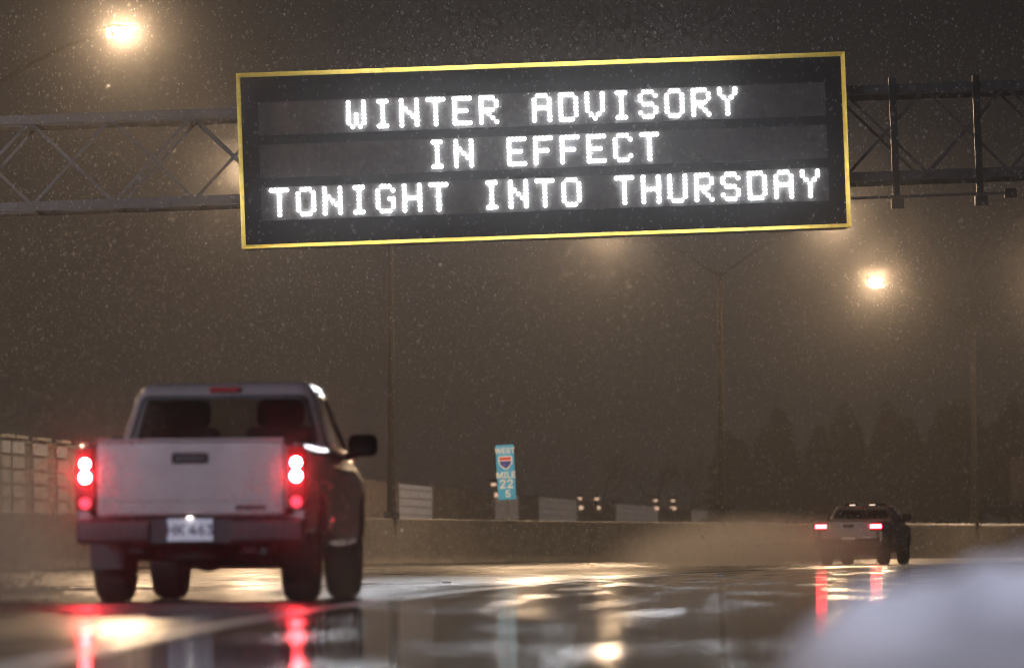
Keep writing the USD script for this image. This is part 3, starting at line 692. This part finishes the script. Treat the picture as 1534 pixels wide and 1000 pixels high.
    obj('headlight', rbox(-hw + 0.10, -hw + 0.42, L - 0.1, L - 0.005, 0.66, 0.82, 0.03), 'sign_white', t); obj('headlight', rbox(hw - 0.42, hw - 0.10, L - 0.1, L - 0.005, 0.66, 0.82, 0.03), 'sign_white', t)
    obj('roof_strip', rbox(-hw + 0.25, -hw + 0.285, 2.30, 2.98, zt_ - 0.045, zt_ - 0.012, 0.008, 6), 'chrome', t); obj('roof_strip', rbox(hw - 0.285, hw - 0.25, 2.30, 2.98, zt_ - 0.045, zt_ - 0.012, 0.008, 6), 'chrome', t)
    if light != 'round':
        for xx in (-0.28, 0.22): obj('roof_glint', rbox(xx - 0.07, xx + 0.07, 2.42, 2.5, zt_ - 0.005, zt_ + 0.035, 0.012), 'roof_glint_glow', t)  # small glowing blocks standing in for reflections on the roof
    return t

t1 = pickup('near silver pickup truck with two lit round brake lights on each side', 'silver_paint', 'round')
p = P(285, 900, 40.6); place(t1, (p[0], 40.6, 0), -math.radians(3.8))
t2 = pickup('distant grey pickup with two flat red brake lights driving off on the right', 'dark_paint', 'square', z_roof=1.46, W=1.72, z_gate=1.06)
p = P(1271, 845, 139.5); place(t2, (p[0], 139.5, 0), -math.radians(12.5))

# ------------------------------------------------------------------ dirty snow bank by the camera, far out of focus
def snow_bank():
    us = np.linspace(0, 1, 90); vs = np.linspace(0, 1, 90) ** 1.5; V, Fc = [], []
    for u in us:
        y = 3.5 + 9.5 * u
        env = min(1, u / 0.25) ** 0.7 * min(1, (1 - u) / 0.35) ** 0.7
        edge = 0.165 + 0.10 * meshkit.fbm(np.array([y * 0.6, 1.3, 0.4])) + 0.05 * (y - 7)
        for v in vs:
            xl = 3.2 * v; rise = 1 - math.exp(-xl / 0.15)
            fall = 1 - max(0, (v - 0.75) / 0.25) ** 2
            z = (0.325 * rise * fall * env) * (0.72 + 0.50 * meshkit.fbm(np.array([xl * 4.5, y * 2.6, 2.0]))) + 0.03 * (meshkit.fbm(np.array([xl * 9, y * 7, 5.0])) - 0.5) * env - 0.02
            V.append((edge + xl, y, z))
    n = len(vs)
    for j in range(len(us) - 1):
        for k in range(n - 1):
            a = j * n + k; Fc += [[a, a + 1, a + n + 1], [a, a + n + 1, a + n]]
    return trimesh.Trimesh(np.array(V), np.array(Fc), process=False)
tag(obj('snow_bank', snow_bank(), 'dirty_snow', smooth=True), 'blurred ploughed snow bank with dirty slope in the lower right foreground', 'snow bank')

# ------------------------------------------------------------------ spray thrown up by the tyres, and the wet air
def mist(name, c, r, d, scale, g, label):
    spray('spray_' + name, c, r, d, scale, g)
    b = trimesh.creation.icosphere(3); v = np.array(b.vertices) * np.array(r) * 1.02 + np.array(c); v[:, 2] = np.maximum(v[:, 2], 0.012)
    tag(obj('spray_mist', trimesh.Trimesh(v, b.faces, process=False), 'spray_' + name, smooth=True), label, 'spray', kind='stuff')
pa = P(200, 850, 39.5); pb = P(1180, 840, 137)
mist('beside', (pa[0] - 3.1, 43.0, 0.1), (3.1, 6.0, 1.8), 0.62, 0.7, 0.55, 'brown road spray drifting at the left of the near pickup')
mist('behind', (pa[0] + 0.2, 39.9, 0.0), (2.5, 2.0, 1.6), 0.06, 1.3, 0.90, 'low road spray round the rear wheels of the near pickup')
mist('far', (pb[0] - 0.9, 136.0, 0.1), (4.0, 12.0, 1.35), 0.22, 0.6, 0.6, 'pinkish road spray trailing left of the far pickup')
# wet snow falling through the lamplight: what nobody could count
def sleet(n):
    r = np.random.default_rng(11)
    D = 46 + 175 * r.random(n * 2) ** 0.62
    X = (r.random(n * 2) - 0.5) * 2 * 0.097 * D; Z = 0.15 + r.random(n * 2) * np.minimum(13.4, 0.118 * D)
    ok = (Z > 0.3); p = np.stack([X, D, Z], 1)[ok][:n]
    pi = UsdGeom.PointInstancer.Define(stage, '/World/falling_sleet')
    protos = []
    for k, (a, b) in enumerate(((0.006, 0.012), (0.008, 0.010), (0.005, 0.020))):
        m = trimesh.creation.icosphere(0); m.apply_scale([a, a, b]); protos.append(obj('flake', m, 'flake', pi.GetPrim(), smooth=False).GetPath())
    pi.CreatePrototypesRel().SetTargets(protos)
    pi.CreateProtoIndicesAttr(r.integers(0, 3, len(p)).tolist()); pi.CreatePositionsAttr([Gf.Vec3f(*map(float, q)) for q in p])
    sc_ = 0.28 + 0.62 * r.random(len(p)); pi.CreateScalesAttr([Gf.Vec3f(float(k)) for k in sc_])
    tag(pi.GetPrim(), 'fine wet snow falling through the lamplight', 'falling snow', kind='stuff')
simple('flake', (0.85, 0.86, 0.88), 0.5, var=0.02)
sleet(110000)
tag(obj('haze', box(-140, 200, -70, 660, -1.1, 14.2), 'haze_air', smooth=False), 'thin wet haze filling the night air', 'haze', kind='stuff')
